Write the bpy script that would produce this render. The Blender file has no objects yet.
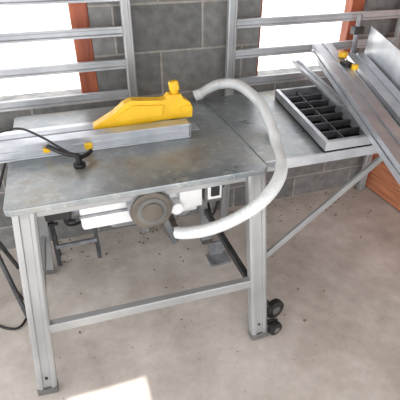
import bpy, math, random
from mathutils import Vector, Matrix
random.seed(4)
S=bpy.context.scene
S.view_settings.view_transform='Standard'
COL=S.collection

# ---------------- materials ----------------
def newmat(name):
    m=bpy.data.materials.new(name); m.use_nodes=True
    nt=m.node_tree; return m,nt,nt.nodes['Principled BSDF']
def N(nt,t,**k):
    n=nt.nodes.new(t)
    for a,b in k.items(): setattr(n,a,b)
    return n
def ramp(nt,fac,stops):
    r=N(nt,'ShaderNodeValToRGB'); e=r.color_ramp.elements
    e[0].position=stops[0][0]; e[0].color=(*stops[0][1],1)
    e[1].position=stops[1][0]; e[1].color=(*stops[1][1],1)
    for p,c in stops[2:]:
        x=e.new(p); x.color=(*c,1)
    nt.links.new(fac,r.inputs['Fac']); return r
def srgb(*c):
    return tuple(((x/255)/12.92 if x/255<=.04045 else ((x/255+.055)/1.055)**2.4) for x in c)
def noisy(name,stops,scale=6,rough=.6,metal=0,bump=0,detail=6,stretch=None,spec=.5):
    m,nt,b=newmat(name)
    tc=N(nt,'ShaderNodeTexCoord'); src=tc.outputs['Object']
    if stretch:
        mp=N(nt,'ShaderNodeMapping'); mp.inputs['Scale'].default_value=stretch
        nt.links.new(src,mp.inputs['Vector']); src=mp.outputs['Vector']
    n=N(nt,'ShaderNodeTexNoise'); n.inputs['Scale'].default_value=scale; n.inputs['Detail'].default_value=detail
    nt.links.new(src,n.inputs['Vector'])
    r=ramp(nt,n.outputs['Fac'],stops); nt.links.new(r.outputs['Color'],b.inputs['Base Color'])
    b.inputs['Roughness'].default_value=rough; b.inputs['Metallic'].default_value=metal
    b.inputs['Specular IOR Level'].default_value=spec
    if bump:
        bp=N(nt,'ShaderNodeBump'); bp.inputs['Strength'].default_value=bump; bp.inputs['Distance'].default_value=.01
        nt.links.new(n.outputs['Fac'],bp.inputs['Height']); nt.links.new(bp.outputs['Normal'],b.inputs['Normal'])
    return m
ALU=noisy('aluminium',[(.3,srgb(172,177,184)),(.7,srgb(204,208,214))],9,.36,.55)
ALUL=noisy('leg_aluminium',[(.3,srgb(144,146,147)),(.7,srgb(180,182,183))],3,.42,.45)
GALV=noisy('galvanised_slat',[(.3,srgb(150,154,158)),(.7,srgb(196,199,203))],4,.5,.35)
STEELD=noisy('dark_steel',[(.3,srgb(56,58,60)),(.7,srgb(90,92,94))],12,.5,.5)
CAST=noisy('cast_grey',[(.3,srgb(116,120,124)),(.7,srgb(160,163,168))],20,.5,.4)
TRAYR=noisy('tray_rib_grey',[(.3,srgb(62,64,68)),(.7,srgb(100,102,106))],20,.5,.4)
BLACK=noisy('black_plastic',[(.3,srgb(16,16,18)),(.7,srgb(34,34,36))],15,.5)
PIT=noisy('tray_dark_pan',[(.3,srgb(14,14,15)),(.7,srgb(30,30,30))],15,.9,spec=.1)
DARKG=noisy('dark_grey_plastic',[(.3,srgb(72,66,60)),(.7,srgb(102,95,86))],15,.5)
WHITE=noisy('painted_white_metal',[(.3,srgb(205,206,206)),(.7,srgb(235,236,236))],5,.45)
HOSE=noisy('hose_white_plastic',[(.3,srgb(202,206,208)),(.7,srgb(224,228,228))],9,.4)
YEL=noisy('yellow_plastic',[(.3,srgb(222,170,16)),(.7,srgb(242,196,34))],9,.4)
REDW=noisy('red_brown_wood',[(.3,srgb(120,58,38)),(.7,srgb(172,94,64))],5,.6,stretch=(6,6,1))
DOORW=noisy('door_wood',[(.3,srgb(170,104,74)),(.7,srgb(212,142,104))],4,.6,stretch=(1,1,12))
RUB=noisy('rubber',[(.3,srgb(26,26,26)),(.7,srgb(46,45,44))],15,.8)
FOOT=noisy('grey_foot_plastic',[(.3,srgb(84,84,82)),(.7,srgb(110,109,106))],15,.7)
LEAF=noisy('dry_leaf',[(.3,srgb(105,86,66)),(.7,srgb(150,124,94))],30,.9)
SLAB=noisy('sill_stone',[(.3,srgb(120,122,122)),(.7,srgb(165,165,162))],18,.9)
OUT=noisy('pale_gravel',[(.3,srgb(220,216,208)),(.7,srgb(250,247,240))],12,.9)
CEIL=noisy('ceiling_board',[(.3,srgb(140,132,122)),(.7,srgb(162,154,142))],3,.9)
def tabletop(name):
    m,nt,b=newmat(name)
    tc=N(nt,'ShaderNodeTexCoord')
    n1=N(nt,'ShaderNodeTexNoise'); n1.inputs['Scale'].default_value=3.2; n1.inputs['Detail'].default_value=10; n1.inputs['Roughness'].default_value=.66
    n2=N(nt,'ShaderNodeTexNoise'); n2.inputs['Scale'].default_value=24; n2.inputs['Detail'].default_value=9; n2.inputs['Roughness'].default_value=.7
    n3=N(nt,'ShaderNodeTexNoise'); n3.inputs['Scale'].default_value=9; n3.inputs['Detail'].default_value=9; n3.inputs['Roughness'].default_value=.75
    for n in(n1,n2,n3): nt.links.new(tc.outputs['Object'],n.inputs['Vector'])
    r1=ramp(nt,n1.outputs['Fac'],[(.34,srgb(122,131,135)),(.46,srgb(142,149,152)),(.56,srgb(158,162,162)),(.66,srgb(156,149,136)),(.74,srgb(132,118,98))])
    r2=ramp(nt,n2.outputs['Fac'],[(.53,(0,0,0)),(.66,(1,1,1))])
    r3=ramp(nt,n3.outputs['Fac'],[(.35,(.84,.84,.84)),(.55,(1.04,1.04,1.04))])
    mx=N(nt,'ShaderNodeMixRGB'); mx.inputs['Color2'].default_value=(*srgb(196,198,194),1)
    ml=N(nt,'ShaderNodeMath',operation='MULTIPLY'); ml.inputs[1].default_value=.5
    nt.links.new(r2.outputs['Color'],ml.inputs[0]); nt.links.new(ml.outputs[0],mx.inputs['Fac'])
    nt.links.new(r1.outputs['Color'],mx.inputs['Color1'])
    mm=N(nt,'ShaderNodeMixRGB',blend_type='MULTIPLY'); mm.inputs['Fac'].default_value=1
    nt.links.new(mx.outputs['Color'],mm.inputs['Color1']); nt.links.new(r3.outputs['Color'],mm.inputs['Color2'])
    nt.links.new(mm.outputs['Color'],b.inputs['Base Color'])
    b.inputs['Metallic'].default_value=.5
    rr=ramp(nt,n1.outputs['Fac'],[(.35,(.25,)*3),(.65,(.45,)*3)]); nt.links.new(rr.outputs['Color'],b.inputs['Roughness'])
    return m
TOP=tabletop('worn_steel_top')
def blockmat():
    m,nt,b=newmat('concrete_block_wall')
    g=N(nt,'ShaderNodeNewGeometry'); sp=N(nt,'ShaderNodeSeparateXYZ'); nt.links.new(g.outputs['Position'],sp.inputs[0])
    ad=N(nt,'ShaderNodeMath',operation='ADD'); nt.links.new(sp.outputs['X'],ad.inputs[0]); nt.links.new(sp.outputs['Y'],ad.inputs[1])
    cx=N(nt,'ShaderNodeMath',operation='ADD'); nt.links.new(ad.outputs[0],cx.inputs[0]); cx.inputs[1].default_value=-2.14-.493+4.5
    cz=N(nt,'ShaderNodeMath',operation='ADD'); nt.links.new(sp.outputs['Z'],cz.inputs[0]); cz.inputs[1].default_value=-1.055+.225*6
    cb=N(nt,'ShaderNodeCombineXYZ'); nt.links.new(cx.outputs[0],cb.inputs[0]); nt.links.new(cz.outputs[0],cb.inputs[1])
    br=N(nt,'ShaderNodeTexBrick'); nt.links.new(cb.outputs[0],br.inputs['Vector'])
    br.inputs['Scale'].default_value=1; br.inputs['Brick Width'].default_value=.45; br.inputs['Row Height'].default_value=.225
    br.inputs['Mortar Size'].default_value=.006; br.inputs['Mortar Smooth'].default_value=.3
    br.inputs['Color1'].default_value=(*srgb(106,107,106),1); br.inputs['Color2'].default_value=(*srgb(126,126,124),1); br.inputs['Mortar'].default_value=(*srgb(156,152,146),1)
    n=N(nt,'ShaderNodeTexNoise'); n.inputs['Scale'].default_value=22; n.inputs['Detail'].default_value=8; nt.links.new(g.outputs['Position'],n.inputs['Vector'])
    r=ramp(nt,n.outputs['Fac'],[(.3,(.72,)*3),(.7,(1.12,)*3)])
    mx=N(nt,'ShaderNodeMixRGB',blend_type='MULTIPLY'); mx.inputs['Fac'].default_value=1
    nt.links.new(br.outputs['Color'],mx.inputs['Color1']); nt.links.new(r.outputs['Color'],mx.inputs['Color2'])
    nt.links.new(mx.outputs['Color'],b.inputs['Base Color']); b.inputs['Roughness'].default_value=.95
    bp=N(nt,'ShaderNodeBump'); bp.inputs['Strength'].default_value=.5; bp.inputs['Distance'].default_value=.006
    s=N(nt,'ShaderNodeMath',operation='SUBTRACT'); nt.links.new(n.outputs['Fac'],s.inputs[0]); nt.links.new(br.outputs['Fac'],s.inputs[1])
    nt.links.new(s.outputs[0],bp.inputs['Height']); nt.links.new(bp.outputs['Normal'],b.inputs['Normal'])
    return m
BLOCK=blockmat()
def floormat():
    m,nt,b=newmat('concrete_floor')
    g=N(nt,'ShaderNodeNewGeometry')
    def no(s,d,ro=.6):
        n=N(nt,'ShaderNodeTexNoise'); n.inputs['Scale'].default_value=s; n.inputs['Detail'].default_value=d; n.inputs['Roughness'].default_value=ro
        nt.links.new(g.outputs['Position'],n.inputs['Vector']); return n
    n1=no(2.4,8,.65); n2=no(45,5,.7); n3=no(9,6)
    r1=ramp(nt,n1.outputs['Fac'],[(.34,srgb(176,168,160)),(.5,srgb(198,191,184)),(.64,srgb(214,208,202))])
    r2=ramp(nt,n2.outputs['Fac'],[(.29,(.68,.66,.63)),(.40,(1,1,1))])
    r3=ramp(nt,n3.outputs['Fac'],[(.3,(.87,.86,.845)),(.6,(1.03,)*3)])
    a=N(nt,'ShaderNodeMixRGB',blend_type='MULTIPLY'); a.inputs['Fac'].default_value=1
    c=N(nt,'ShaderNodeMixRGB',blend_type='MULTIPLY'); c.inputs['Fac'].default_value=1
    nt.links.new(r1.outputs['Color'],a.inputs['Color1']); nt.links.new(r2.outputs['Color'],a.inputs['Color2'])
    nt.links.new(a.outputs['Color'],c.inputs['Color1']); nt.links.new(r3.outputs['Color'],c.inputs['Color2'])
    nt.links.new(c.outputs['Color'],b.inputs['Base Color']); b.inputs['Roughness'].default_value=.85
    bp=N(nt,'ShaderNodeBump'); bp.inputs['Strength'].default_value=.22; bp.inputs['Distance'].default_value=.01
    nt.links.new(n3.outputs['Fac'],bp.inputs['Height']); nt.links.new(bp.outputs['Normal'],b.inputs['Normal'])
    return m
FLOOR=floormat()

# ---------------- geometry helpers ----------------
def root(name):
    e=bpy.data.objects.new(name,None); COL.objects.link(e); e.empty_display_size=.1; return e
def mk(name,v,f,mat,parent=None,bevel=0,smooth=False,segs=2):
    me=bpy.data.meshes.new(name); me.from_pydata([tuple(x) for x in v],[],f); me.update()
    import bmesh
    bm=bmesh.new(); bm.from_mesh(me); bmesh.ops.recalc_face_normals(bm,faces=bm.faces); bm.to_mesh(me); bm.free()
    o=bpy.data.objects.new(name,me); COL.objects.link(o); me.materials.append(mat)
    if parent: o.parent=parent
    if bevel:
        b=o.modifiers.new('b','BEVEL'); b.width=bevel; b.segments=segs; b.limit_method='ANGLE'
    if smooth:
        for p in me.polygons: p.use_smooth=True
    return o
def box(name,a,b,mat,parent=None,bevel=0):
    x0,y0,z0=a; x1,y1,z1=b
    v=[(x0,y0,z0),(x1,y0,z0),(x1,y1,z0),(x0,y1,z0),(x0,y0,z1),(x1,y0,z1),(x1,y1,z1),(x0,y1,z1)]
    f=[(0,3,2,1),(4,5,6,7),(0,1,5,4),(1,2,6,5),(2,3,7,6),(3,0,4,7)]
    return mk(name,v,f,mat,parent,bevel)
def prism(name,poly,p1,p2,up,mat,parent=None,bevel=0):
    p1=Vector(p1);p2=Vector(p2);d=(p2-p1).normalized();up=Vector(up)
    s=d.cross(up).normalized(); t=s.cross(d).normalized(); n=len(poly)
    v=[p1+s*a+t*b for a,b in poly]+[p2+s*a+t*b for a,b in poly]
    f=[tuple(range(n)),tuple(range(n,2*n))]+[(i,(i+1)%n,n+(i+1)%n,n+i) for i in range(n)]
    return mk(name,v,f,mat,parent,bevel)
def rect(w,h): return [(-w/2,-h/2),(w/2,-h/2),(w/2,h/2),(-w/2,h/2)]
def grooved(w,h,g,dp):
    return [(-w/2,-h/2),(w/2,-h/2),(w/2,h/2),(g/2,h/2),(g/2,h/2-dp),(-g/2,h/2-dp),(-g/2,h/2),(-w/2,h/2)]
def leg2(w,h):
    a=w/2
    return [(-a,-h/2),(a,-h/2),(a,h/2-.006),(a*.78,h/2),(a*.45,h/2),(a*.38,h/2-.008),(-a*.38,h/2-.008),(-a*.45,h/2),(-a*.78,h/2),(-a,h/2-.006)]
def circ(r,n=24): return [(r*math.cos(2*math.pi*i/n),r*math.sin(2*math.pi*i/n)) for i in range(n)]
def cyl(name,p1,p2,r,mat,parent=None,bevel=0,n=24):
    d=Vector(p2)-Vector(p1); up=(0,0,1) if abs(d.normalized().z)<.9 else (0,1,0)
    return prism(name,circ(r,n),p1,p2,up,mat,parent,bevel)
def spline(pts,per=12):
    P=[Vector(p) for p in pts]; P=[P[0]*2-P[1]]+P+[P[-1]*2-P[-2]]; out=[]
    for i in range(1,len(P)-2):
        for k in range(per):
            t=k/per;a,b,c,d=P[i-1],P[i],P[i+1],P[i+2]
            out.append(.5*((2*b)+(c-a)*t+(2*a-5*b+4*c-d)*t*t+(-a+3*b-3*c+d)*t**3))
    out.append(P[-2]); return out
def tube(name,pts,r,mat,parent=None,per=10,ripple=0,pitch=.008,n=16):
    Q=spline(pts,per*4)
    L=[0]
    for i in range(1,len(Q)): L.append(L[-1]+(Q[i]-Q[i-1]).length)
    step=pitch/4 if ripple else max(.01,L[-1]/(len(pts)*per))
    m=max(4,int(L[-1]/step)); R=[];j=0
    for k in range(m+1):
        s=L[-1]*k/m
        while j<len(L)-2 and L[j+1]<s: j+=1
        u=(s-L[j])/max(1e-9,L[j+1]-L[j]); R.append(Q[j].lerp(Q[j+1],u))
    v=[];f=[];T=(R[1]-R[0]).normalized(); nrm=T.orthogonal().normalized()
    for k,p in enumerate(R):
        T=(R[min(k+1,m)]-R[max(k-1,0)]).normalized(); nrm=(nrm-T*nrm.dot(T)).normalized(); bn=T.cross(nrm)
        rr=r+(ripple*(1 if k%4 in(0,1) else -1) if ripple else 0)
        for i in range(n):
            a=2*math.pi*i/n; v.append(p+nrm*math.cos(a)*rr+bn*math.sin(a)*rr)
    for k in range(m):
        for i in range(n): f.append((k*n+i,k*n+(i+1)%n,(k+1)*n+(i+1)%n,(k+1)*n+i))
    f.append(tuple(range(n)));f.append(tuple(range(m*n,(m+1)*n)))
    return mk(name,v,f,mat,parent,smooth=True)

# ---------------- room ----------------
WY=2.14; TH=.14; SILL=.83; HEAD=1.95; CH=2.5
box('floor',(-2.5,-1.5,-.1),(2.0,WY+TH,0),FLOOR)
box('ground_outside',(-14,WY+TH,-.12),(16,16,-.02),OUT)
def wall_multi(name,boxes,mat):
    v=[];f=[]
    for a,b in boxes:
        k=len(v);x0,y0,z0=a;x1,y1,z1=b
        v+=[(x0,y0,z0),(x1,y0,z0),(x1,y1,z0),(x0,y1,z0),(x0,y0,z1),(x1,y0,z1),(x1,y1,z1),(x0,y1,z1)]
        f+=[tuple(i+k for i in q) for q in[(0,3,2,1),(4,5,6,7),(0,1,5,4),(1,2,6,5),(2,3,7,6),(3,0,4,7)]]
    return mk(name,v,f,mat)
W0,W1,W2,W3=-1.25,.16,1.04,1.71
wall_multi('wall_back',[((-2.5,WY,0),(2.15,WY+TH,SILL)),((-2.5,WY,HEAD),(2.15,WY+TH,CH)),
  ((-2.5,WY,SILL),(W0,WY+TH,HEAD)),((W1,WY,SILL),(W2,WY+TH,HEAD)),((W3,WY,SILL),(2.15,WY+TH,HEAD))],BLOCK)
box('wall_right',(2.0,-1.5,0),(2.15,WY,CH),BLOCK)
hx0,hx1,hy0,hy1=-.21,.11,-.8,-.375  # opening added in unseen ceiling, shaped to let a sun patch reach the floor
wall_multi('ceiling',[((-2.5,-1.5,CH),(2.15,hy0,CH+.08)),((-2.5,hy1,CH),(2.15,WY+TH,CH+.08)),
  ((-2.5,hy0,CH),(hx0,hy1,CH+.08)),((hx1,hy0,CH),(2.15,hy1,CH+.08))],CEIL)
def window(name,x0,x1):
    r=root(name); w=.085; y0,y1=WY+.03,WY+.1
    box('frame_left',(x0,y0,SILL+.025),(x0+w*.3,y1,HEAD),REDW,r,.004)
    box('frame_right',(x1-w,y0,SILL+.025),(x1,y1,HEAD),REDW,r,.004)
    box('frame_top',(x0+w*.3,y0,HEAD-w),(x1-w,y1,HEAD),REDW,r,.004)
    box('sill',(x0,WY,SILL),(x1,WY+TH+.03,SILL+.025),SLAB,r,.004)
window('window_1',W0,W1); window('window_2',W2,W3)
d=root('door_1')
z=0.01
while z<1.95:
    box('board',(1.965,1.0,z),(1.998,2.08,z+.118),DOORW,d,.004); z+=.122
box('stile_far',(1.95,2.08,.01),(1.998,2.135,1.97),REDW,d,.004)
box('stile_near',(1.95,.95,.01),(1.998,1.0,1.97),REDW,d,.004)

# ---------------- slatted metal racks ----------------
def slat(r,x0,x1,z,y):
    prof=[(-.010,-.021),(.012,-.021),(.012,-.012),(.002,-.008),(.002,.008),(.012,.012),(.012,.021),(-.010,.021)]
    prism('slat',prof,(x0,y,z),(x1,y,z),(0,0,1),GALV,r)
def rack(xp,xe):
    r=root('metal_slat_rack')
    y=2.055
    prism('post_near',leg2(.046,.03),(xp,y,0),(xp,y,1.75),(0,-1,0),ALUL,r)
    prism('post_far',leg2(.046,.03),(xe,y,0),(xe,y,1.75),(0,-1,0),ALUL,r)
    for k in range(-1,6):
        z=.883+.149*k
        slat(r,min(xp,xe)+.024,max(xp,xe)-.024,z,y)
    return r
rack(.32,-1.35); rack(.845,1.9)

# ---------------- table saw ----------------
ts=root('table_saw')
X0,X1,Y0,Y1,ZT=-.25,.655,1.175,1.99,.85
def rrect(x0,x1,y0,y1,r,n=6):
    out=[]
    for cx,cy,a0 in((x1-r,y1-r,0),(x0+r,y1-r,90),(x0+r,y0+r,180),(x1-r,y0+r,270)):
        for i in range(n+1):
            a=math.radians(a0+90*i/n); out.append((cx+r*math.cos(a),cy+r*math.sin(a)))
    return out
def slabpoly(name,poly,z0,z1,mat,parent,bevel=0):
    n=len(poly); v=[(x,y,z0) for x,y in poly]+[(x,y,z1) for x,y in poly]
    f=[tuple(range(n)),tuple(range(n,2*n))]+[(i,(i+1)%n,n+(i+1)%n,n+i) for i in range(n)]
    return mk(name,v,f,mat,parent,bevel)
slabpoly('table_top',rrect(X0,X1,Y0,Y1,.025),ZT-.024,ZT,TOP,ts,.004)
box('blade_insert',(.02,1.585,ZT),(.52,1.665,ZT+.002),ALU,ts)
box('frame_front',(-.20,1.205,.79),(.61,1.235,.826),ALUL,ts,.003)
box('frame_back',(-.20,1.83,.775),(.61,1.865,.826),ALUL,ts,.003)
box('frame_left',(-.215,1.2,.775),(-.18,1.86,.826),ALUL,ts,.003)
box('frame_right',(.585,1.2,.775),(.62,1.86,.826),ALUL,ts,.003)
LEG=[((-.195,1.215,.825),(-.275,1.135,.03)),((.612,1.20,.825),(.648,1.115,.03)),((-.195,1.82,.815),(-.26,1.86,.03)),((.60,1.80,.815),(.645,1.84,.03))]
for i,(a,b) in enumerate(LEG):
    upv=(0,-1,0) if i<2 else (0,1,0)
    prism('leg_%d'%(i+1),leg2(.074 if i<2 else .06,.04),a,b,upv,ALUL,ts,.001)
    c=Vector(b); dd=(Vector(b)-Vector(a)).normalized()
    prism('foot_%d'%(i+1),rect(.078 if i<2 else .064,.046),c-dd*.004,c+dd*.026,upv,FOOT,ts,.004)
    if i<2:
        for t in((.93,) if i==0 else (.14,.93)):
            q=Vector(a).lerp(Vector(b),t)
            cyl('bolt',q+Vector((0,-.010,0)),q+Vector((0,-.0165,0)),.006,STEELD,ts,n=12)
def at(i,z):
    a,b=map(Vector,LEG[i]); return a.lerp(b,(a.z-z)/(a.z-b.z))
p,q=at(0,.325),at(1,.325)
prism('crossbar_front',rect(.03,.042),p+Vector((.03,0,0)),q-Vector((.03,0,0)),(0,0,1),ALUL,ts,.004)
p,q=at(1,.25),at(3,.25); prism('crossbar_right',rect(.025,.035),p+Vector((.0,.02,0)),q-Vector((0,.02,0)),(0,0,1),STEELD,ts,.003)
p,q=at(0,.25),at(2,.25); prism('crossbar_left',rect(.025,.035),p+Vector((.0,.02,0)),q-Vector((0,.02,0)),(0,0,1),ALUL,ts,.003)
def wheel(c,r,w):
    c=Vector(c); ax=Vector((.25,-1,0)).normalized()
    cyl('wheel_tyre',c-ax*w/2,c+ax*w/2,r,RUB,ts,.006,32)
    cyl('wheel_hub',c-ax*(w/2+.003),c+ax*(w/2+.003),r*.45,FOOT,ts,.002)
wheel((.77,1.20,.05),.05,.034)
wheel((.728,1.105,.034),.034,.03)
prism('wheel_bracket',rect(.012,.045),(.65,1.15,.20),(.765,1.225,.05),(0,-1,0),STEELD,ts,.002)
prism('wheel_bracket_low',rect(.012,.03),(.66,1.13,.06),(.75,1.13,.045),(0,0,1),STEELD,ts,.002)
# housing under table
box('motor_housing',(-.03,1.27,.655),(.41,1.56,.815),WHITE,ts,.012)
box('housing_rib',(-.032,1.262,.715),(.20,1.27,.725),CAST,ts)
box('housing_plate',(.33,1.245,.69),(.42,1.27,.81),WHITE,ts,.006)
box('blade_shroud',(.07,1.38,.55),(.42,1.56,.665),CAST,ts,.03)
cyl('motor_barrel',(.213,1.27,.748),(.213,1.20,.748),.078,CAST,ts,.006,40)
cyl('motor_end_cap',(.213,1.205,.748),(.213,1.182,.748),.076,DARKG,ts,.010,40)
cyl('end_cap_ring',(.213,1.183,.748),(.213,1.178,.748),.055,FOOT,ts,.002,40)
cyl('end_cap_boss',(.213,1.179,.748),(.213,1.172,.748),.038,DARKG,ts,.003,32)
cyl('tilt_lock',(.315,1.27,.71),(.315,1.22,.71),.024,WHITE,ts,.005)
cyl('dust_port',(.29,1.40,.62),(.29,1.28,.605),.034,DARKG,ts,.003)
prism('lock_lever',rect(.026,.014),(.262,1.235,.69),(.298,1.20,.575),(0,-1,0),STEELD,ts,.004)
box('switch_box',(.43,1.24,.70),(.50,1.30,.81),FOOT,ts,.006)
box('switch_face',(.438,1.232,.72),(.492,1.24,.79),WHITE,ts,.002)
box('switch_button',(.448,1.226,.735),(.482,1.232,.775),BLACK,ts,.002)
box('junction_box',(-.15,1.30,.70),(-.06,1.36,.815),BLACK,ts,.006)
tube('switch_cable',[(.5,1.27,.70),(.5,1.35,.56),(.55,1.55,.5),(.6,1.75,.62),(.6,1.8,.75)],.006,BLACK,ts,n=8)
tube('motor_cable',[(-.09,1.33,.72),(-.08,1.35,.64),(-.02,1.42,.60),(.06,1.45,.62)],.006,BLACK,ts,n=8)
fp=[(-.03,0),(.03,0),(.03,.006),(.018,.006),(.018,.022),(.024,.022),(.024,.034),(.018,.034),(.018,.055),(.03,.055),(.03,.062),(-.03,.062)]
prism('rip_fence',fp,(-.42,1.545,ZT+.001),(.455,1.545,ZT+.001),(0,0,1),ALU,ts,.001)
prism('fence_rail',[(-.05,0),(.03,0),(.03,.04),(.0,.046),(-.05,.04)],(-.42,1.665,ZT+.002),(.16,1.665,ZT+.002),(0,0,1),ALU,ts,.001)
box('fence_end_cap',(.455,1.515,ZT+.001),(.462,1.575,ZT+.064),CAST,ts,.002)
box('fence_clamp_yellow',(.03,1.497,ZT+.015),(.06,1.513,ZT+.042),YEL,ts,.004)
box('fence_clamp_yellow_b',(-.12,1.497,ZT+.025),(-.095,1.513,ZT+.045),YEL,ts,.004)
n=48; bl=[]
for i in range(n):
    a=2*math.pi*i/n; rr=.105 if i%2 else .100
    bl.append((.26+rr*math.cos(a),.81+rr*math.sin(a)))
v=[(x,1.628,z) for x,z in bl]+[(x,1.631,z) for x,z in bl]
f=[tuple(range(n)),tuple(range(n,2*n))]+[(i,(i+1)%n,n+(i+1)%n,n+i) for i in range(n)]
mk('saw_blade',v,f,CAST,ts)
kn=[(.38,.82),(.43,.82),(.455,.90),(.44,.97),(.40,.97),(.41,.90)]
def plateXZ(name,poly,y0,y1,mat,bevel=0):
    n=len(poly); v=[(x,y0,z) for x,z in poly]+[(x,y1,z) for x,z in poly]
    f=[tuple(range(n)),tuple(range(n,2*n))]+[(i,(i+1)%n,n+(i+1)%n,n+i) for i in range(n)]
    return mk(name,v,f,mat,ts,bevel)
plateXZ('riving_knife',kn,1.628,1.631,CAST)
g=[(.078,.902),(.080,.914),(.165,.958),(.21,.992),(.24,1.004),(.36,.992),(.382,.996),(.395,1.010),(.445,1.010),(.457,.988),(.484,.972),(.495,.945),(.493,.905),(.33,.905),(.30,.895),(.10,.893)]
plateXZ('blade_guard',g,1.60,1.65,YEL,.003)
g2=[(.205,.965),(.245,.984),(.37,.974),(.36,.930),(.20,.925),(.15,.93)]
plateXZ('guard_raised_rib',g2,1.592,1.601,YEL,.002)
box('guard_tail_step',(.44,1.594,.93),(.488,1.601,.958),YEL,ts,.001)
cyl('guard_knob_stem',(.425,1.625,.995),(.425,1.625,1.035),.014,YEL,ts,.002)
prism('guard_knob',rect(.040,.032),(.425,1.625,1.018),(.418,1.625,1.060),(0,1,0),YEL,ts,.008)
cyl('clamp_post',(0,1.40,ZT),(0,1.40,.90),.011,BLACK,ts,.002)
cyl('clamp_base',(0,1.40,ZT),(0,1.40,ZT+.016),.022,BLACK,ts,.004)
tube('clamp_lever',[(0,1.40,.895),(-.05,1.43,.90),(-.10,1.47,.915)],.009,BLACK,ts,n=10)
tube('clamp_lever_b',[(0,1.40,.885),(.03,1.43,.88),(.05,1.46,.88)],.008,BLACK,ts,n=10)
tube('saw_cable',[(-.40,1.62,.87),(-.30,1.62,.92),(-.2,1.60,.945),(-.12,1.52,.935),(-.05,1.44,.91),(0,1.40,.89)],.0045,BLACK,ts,n=8)
ex=root('extension_table')
E0,E1=.66,1.30
box('extension_top',(E0,1.235,ZT-.028),(E1,1.98,ZT-.006),TOP,ex,.004)
box('extension_lip',(E0,1.222,ZT-.045),(E1,1.235,ZT-.004),ALU,ex,.002)
prism('extension_strut',rect(.014,.028),(.66,1.165,.43),(1.27,1.24,.815),(0,0,1),ALUL,ex,.002)
prism('extension_strut_rear',rect(.012,.028),(.66,1.80,.35),(1.27,1.94,.81),(0,0,1),STEELD,ex,.002)

# ---------------- dust hose ----------------
dh=root('dust_extraction_hose')
tube('hose',[(.625,1.92,.882),(.67,1.91,.912),(.72,1.86,.948),(.78,1.77,.96),(.812,1.6,.925),(.80,1.45,.868),(.765,1.33,.834),(.71,1.19,.83),(.65,1.115,.812),(.58,1.08,.775),(.51,1.085,.73),(.42,1.12,.672),(.35,1.17,.632),(.30,1.23,.603),(.292,1.27,.600)],.0225,HOSE,dh,ripple=.0014,pitch=.0085,n=20)
cyl('hose_cuff',(.29,1.275,.604),(.30,1.225,.604),.029,DARKG,dh,.003)
cyl('hose_cuff_top',(.605,1.925,.877),(.64,1.917,.892),.026,HOSE,dh,.003)

# ---------------- slotted carriage tray ----------------
tr=root('slotted_metal_tray')
A=Vector((.915,1.225,0));B=Vector((1.14,1.225,0));C=Vector((1.27,1.86,0));D=Vector((1.02,1.86,0)); z0,z1=ZT-.004,ZT+.040
def P(u,w,z):
    p=(A*(1-u)+B*u)*(1-w)+(D*(1-u)+C*u)*w; return Vector((p.x,p.y,z))
def quad(name,u0,u1,w0,w1,za,zb,mat):
    v=[P(u0,w0,za),P(u1,w0,za),P(u1,w1,za),P(u0,w1,za),P(u0,w0,zb),P(u1,w0,zb),P(u1,w1,zb),P(u0,w1,zb)]
    mk(name,v,[(0,3,2,1),(4,5,6,7),(0,1,5,4),(1,2,6,5),(2,3,7,6),(3,0,4,7)],mat,tr,.0015)
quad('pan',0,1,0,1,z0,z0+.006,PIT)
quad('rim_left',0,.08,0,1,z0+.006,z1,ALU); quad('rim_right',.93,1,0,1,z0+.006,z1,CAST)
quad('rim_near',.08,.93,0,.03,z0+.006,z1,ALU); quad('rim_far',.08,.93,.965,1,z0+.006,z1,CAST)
quad('centre_rib',.45,.475,.03,.965,z0+.006,z1-.014,TRAYR)
for k in range(1,7):
    w=.03+k*.134
    quad('rib',.08,.45,w,w+.014,z0+.006,z1-.010,TRAYR); quad('rib',.475,.93,w,w+.014,z0+.006,z1-.010,TRAYR)

# ---------------- loose fences ----------------
mf=root('mitre_fence')
prof=[(-.05,-.024),(.05,-.024),(.05,.0),(.038,.0),(.038,.008),(.05,.008),(.05,.03),(.007,.03),(.007,.022),(-.007,.022),(-.007,.03),(-.05,.03)]
prism('extrusion',prof,(1.315,1.95,1.05),(1.035,.86,.882),(0,0,1),ALU,mf,.001)
cyl('knob_stem',(1.31,1.75,1.04),(1.31,1.75,1.075),.008,BLACK,mf)
cyl('yellow_knob',(1.31,1.75,1.055),(1.31,1.75,1.08),.022,YEL,mf,.006)
box('clamp_body',(1.26,1.64,1.03),(1.30,1.70,1.055),BLACK,mf,.006)
cyl('yellow_knob_small',(1.29,1.62,1.03),(1.29,1.62,1.055),.016,YEL,mf,.004)
fr=root('aluminium_guide_rail')
prism('extrusion',grooved(.05,.016,.014,.006),(1.215,2.03,.975),(1.17,1.50,.92),(0,0,1),ALU,fr,.001)
f2=root('aluminium_extrusion')
prism('extrusion',prof,(1.52,1.93,.99),(1.24,.95,.86),(0,0,1),ALU,f2,.001)
prism('upright_flange',rect(.006,.17),(1.585,1.93,1.07),(1.30,.90,.94),(0,0,1),ALU,f2,.001)
cyl('rod',(1.56,2.0,.90),(1.56,2.0,1.20),.014,CAST,f2)
box('rod_clamp',(1.53,1.98,1.10),(1.59,2.02,1.14),STEELD,f2,.004)

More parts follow.
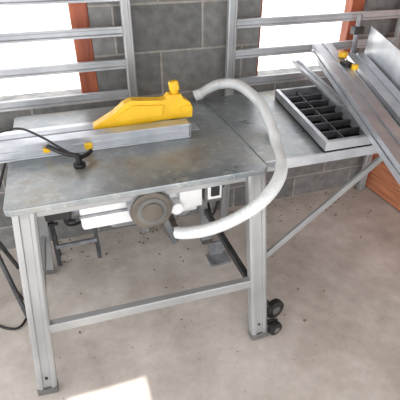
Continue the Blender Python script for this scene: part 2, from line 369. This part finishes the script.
# ---------------- clutter under the table ----------------
cl=root('clamping_trestle')
for x in(-.20,.02):
    prism('post',rect(.022,.022),(x,1.90,0),(x,1.95,.30),(0,-1,0),STEELD,cl,.002)
    prism('rear_post',rect(.022,.022),(x,1.99,0),(x,1.96,.30),(0,-1,0),STEELD,cl,.002)
prism('top_rail',rect(.05,.03),(-.26,1.95,.315),(.10,1.95,.315),(0,0,1),CAST,cl,.003)
prism('lower_rail',rect(.02,.022),(-.20,1.915,.12),(.02,1.915,.12),(0,0,1),CAST,cl,.003)
for x in(-.19,-.10,-.01):
    box('clamp_head',(x-.014,1.90,.33),(x+.018,1.97,.375),BLACK,cl,.005)
    cyl('clamp_screw',(x,1.92,.27),(x+.01,1.90,.345),.007,STEELD,cl)
    cyl('clamp_handle',(x-.03,1.895,.29),(x+.03,1.90,.28),.009,BLACK,cl,.002)
bk=root('metal_bracket')
box('base',(.60,1.62,0),(.72,1.72,.014),CAST,bk,.003)
box('upright',(.62,1.70,.014),(.70,1.715,.10),CAST,bk,.003)
cb=root('black_power_cable')
tube('cable',[(-.62,1.7,.008),(-.50,1.55,.008),(-.40,1.50,.01),(-.36,1.62,.008),(-.42,1.75,.02),(-.46,1.80,.25),(-.40,1.85,.5),(-.30,1.8,.74)],.006,BLACK,cb,n=8)
st=root('folding_stand')
for a,b in(((-.46,1.72,.5),(-.36,1.55,0)),((-.46,1.72,.5),(-.42,1.95,0)),((-.46,1.72,.5),(-.62,1.72,0))):
    cyl('stand_leg',a,b,.011,STEELD,st)
cyl('stand_collar',(-.46,1.72,.44),(-.46,1.72,.6),.02,BLACK,st,.003)
v=[];f=[]
for i in range(190):
    if i<130: x,y=random.uniform(-.4,1.9),WY-.02-abs(random.gauss(0,.13))
    else: x,y=random.uniform(-.3,1.8),random.uniform(.9,2.05)
    r=random.uniform(.003,.011)*(1 if i<130 else .7); a=random.random()*6.28; k=len(v); z=.002
    for j,(dx,dy) in enumerate(((r*1.5,0),(0,r*.6),(-r*1.3,0),(0,-r*.7))):
        v.append((x+dx*math.cos(a)-dy*math.sin(a),y+dx*math.sin(a)+dy*math.cos(a),z+(.003 if j%2 else 0)))
    f.append((k,k+1,k+2,k+3))
mk('leaf_litter',v,f,LEAF)

# ---------------- light ----------------
w=bpy.data.worlds.new('World'); S.world=w; w.use_nodes=True
bg=w.node_tree.nodes['Background']; bg.inputs['Color'].default_value=(.985,.98,1,1); bg.inputs['Strength'].default_value=3.3
sun=bpy.data.lights.new('sun','SUN'); sun.energy=7; sun.angle=.009; sun.color=(1,.96,.9)
so=bpy.data.objects.new('sun',sun); COL.objects.link(so)
so.rotation_euler=Vector((0,.5,-.866)).to_track_quat('-Z','Y').to_euler()

# ---------------- camera ----------------
c=bpy.data.cameras.new('camera'); co=bpy.data.objects.new('camera',c); COL.objects.link(co)
c.sensor_width=36; c.lens=413/400*36; c.clip_start=.02
x=Vector((.9496,-.3127,0)).normalized(); fw=Vector((.2627,.7962,-.5453)).normalized(); y=(-fw).cross(x).normalized(); zz=x.cross(y)
M=Matrix((x,y,zz)).transposed().to_4x4(); M.translation=Vector((0,0,1.57)); co.matrix_world=M
S.camera=co
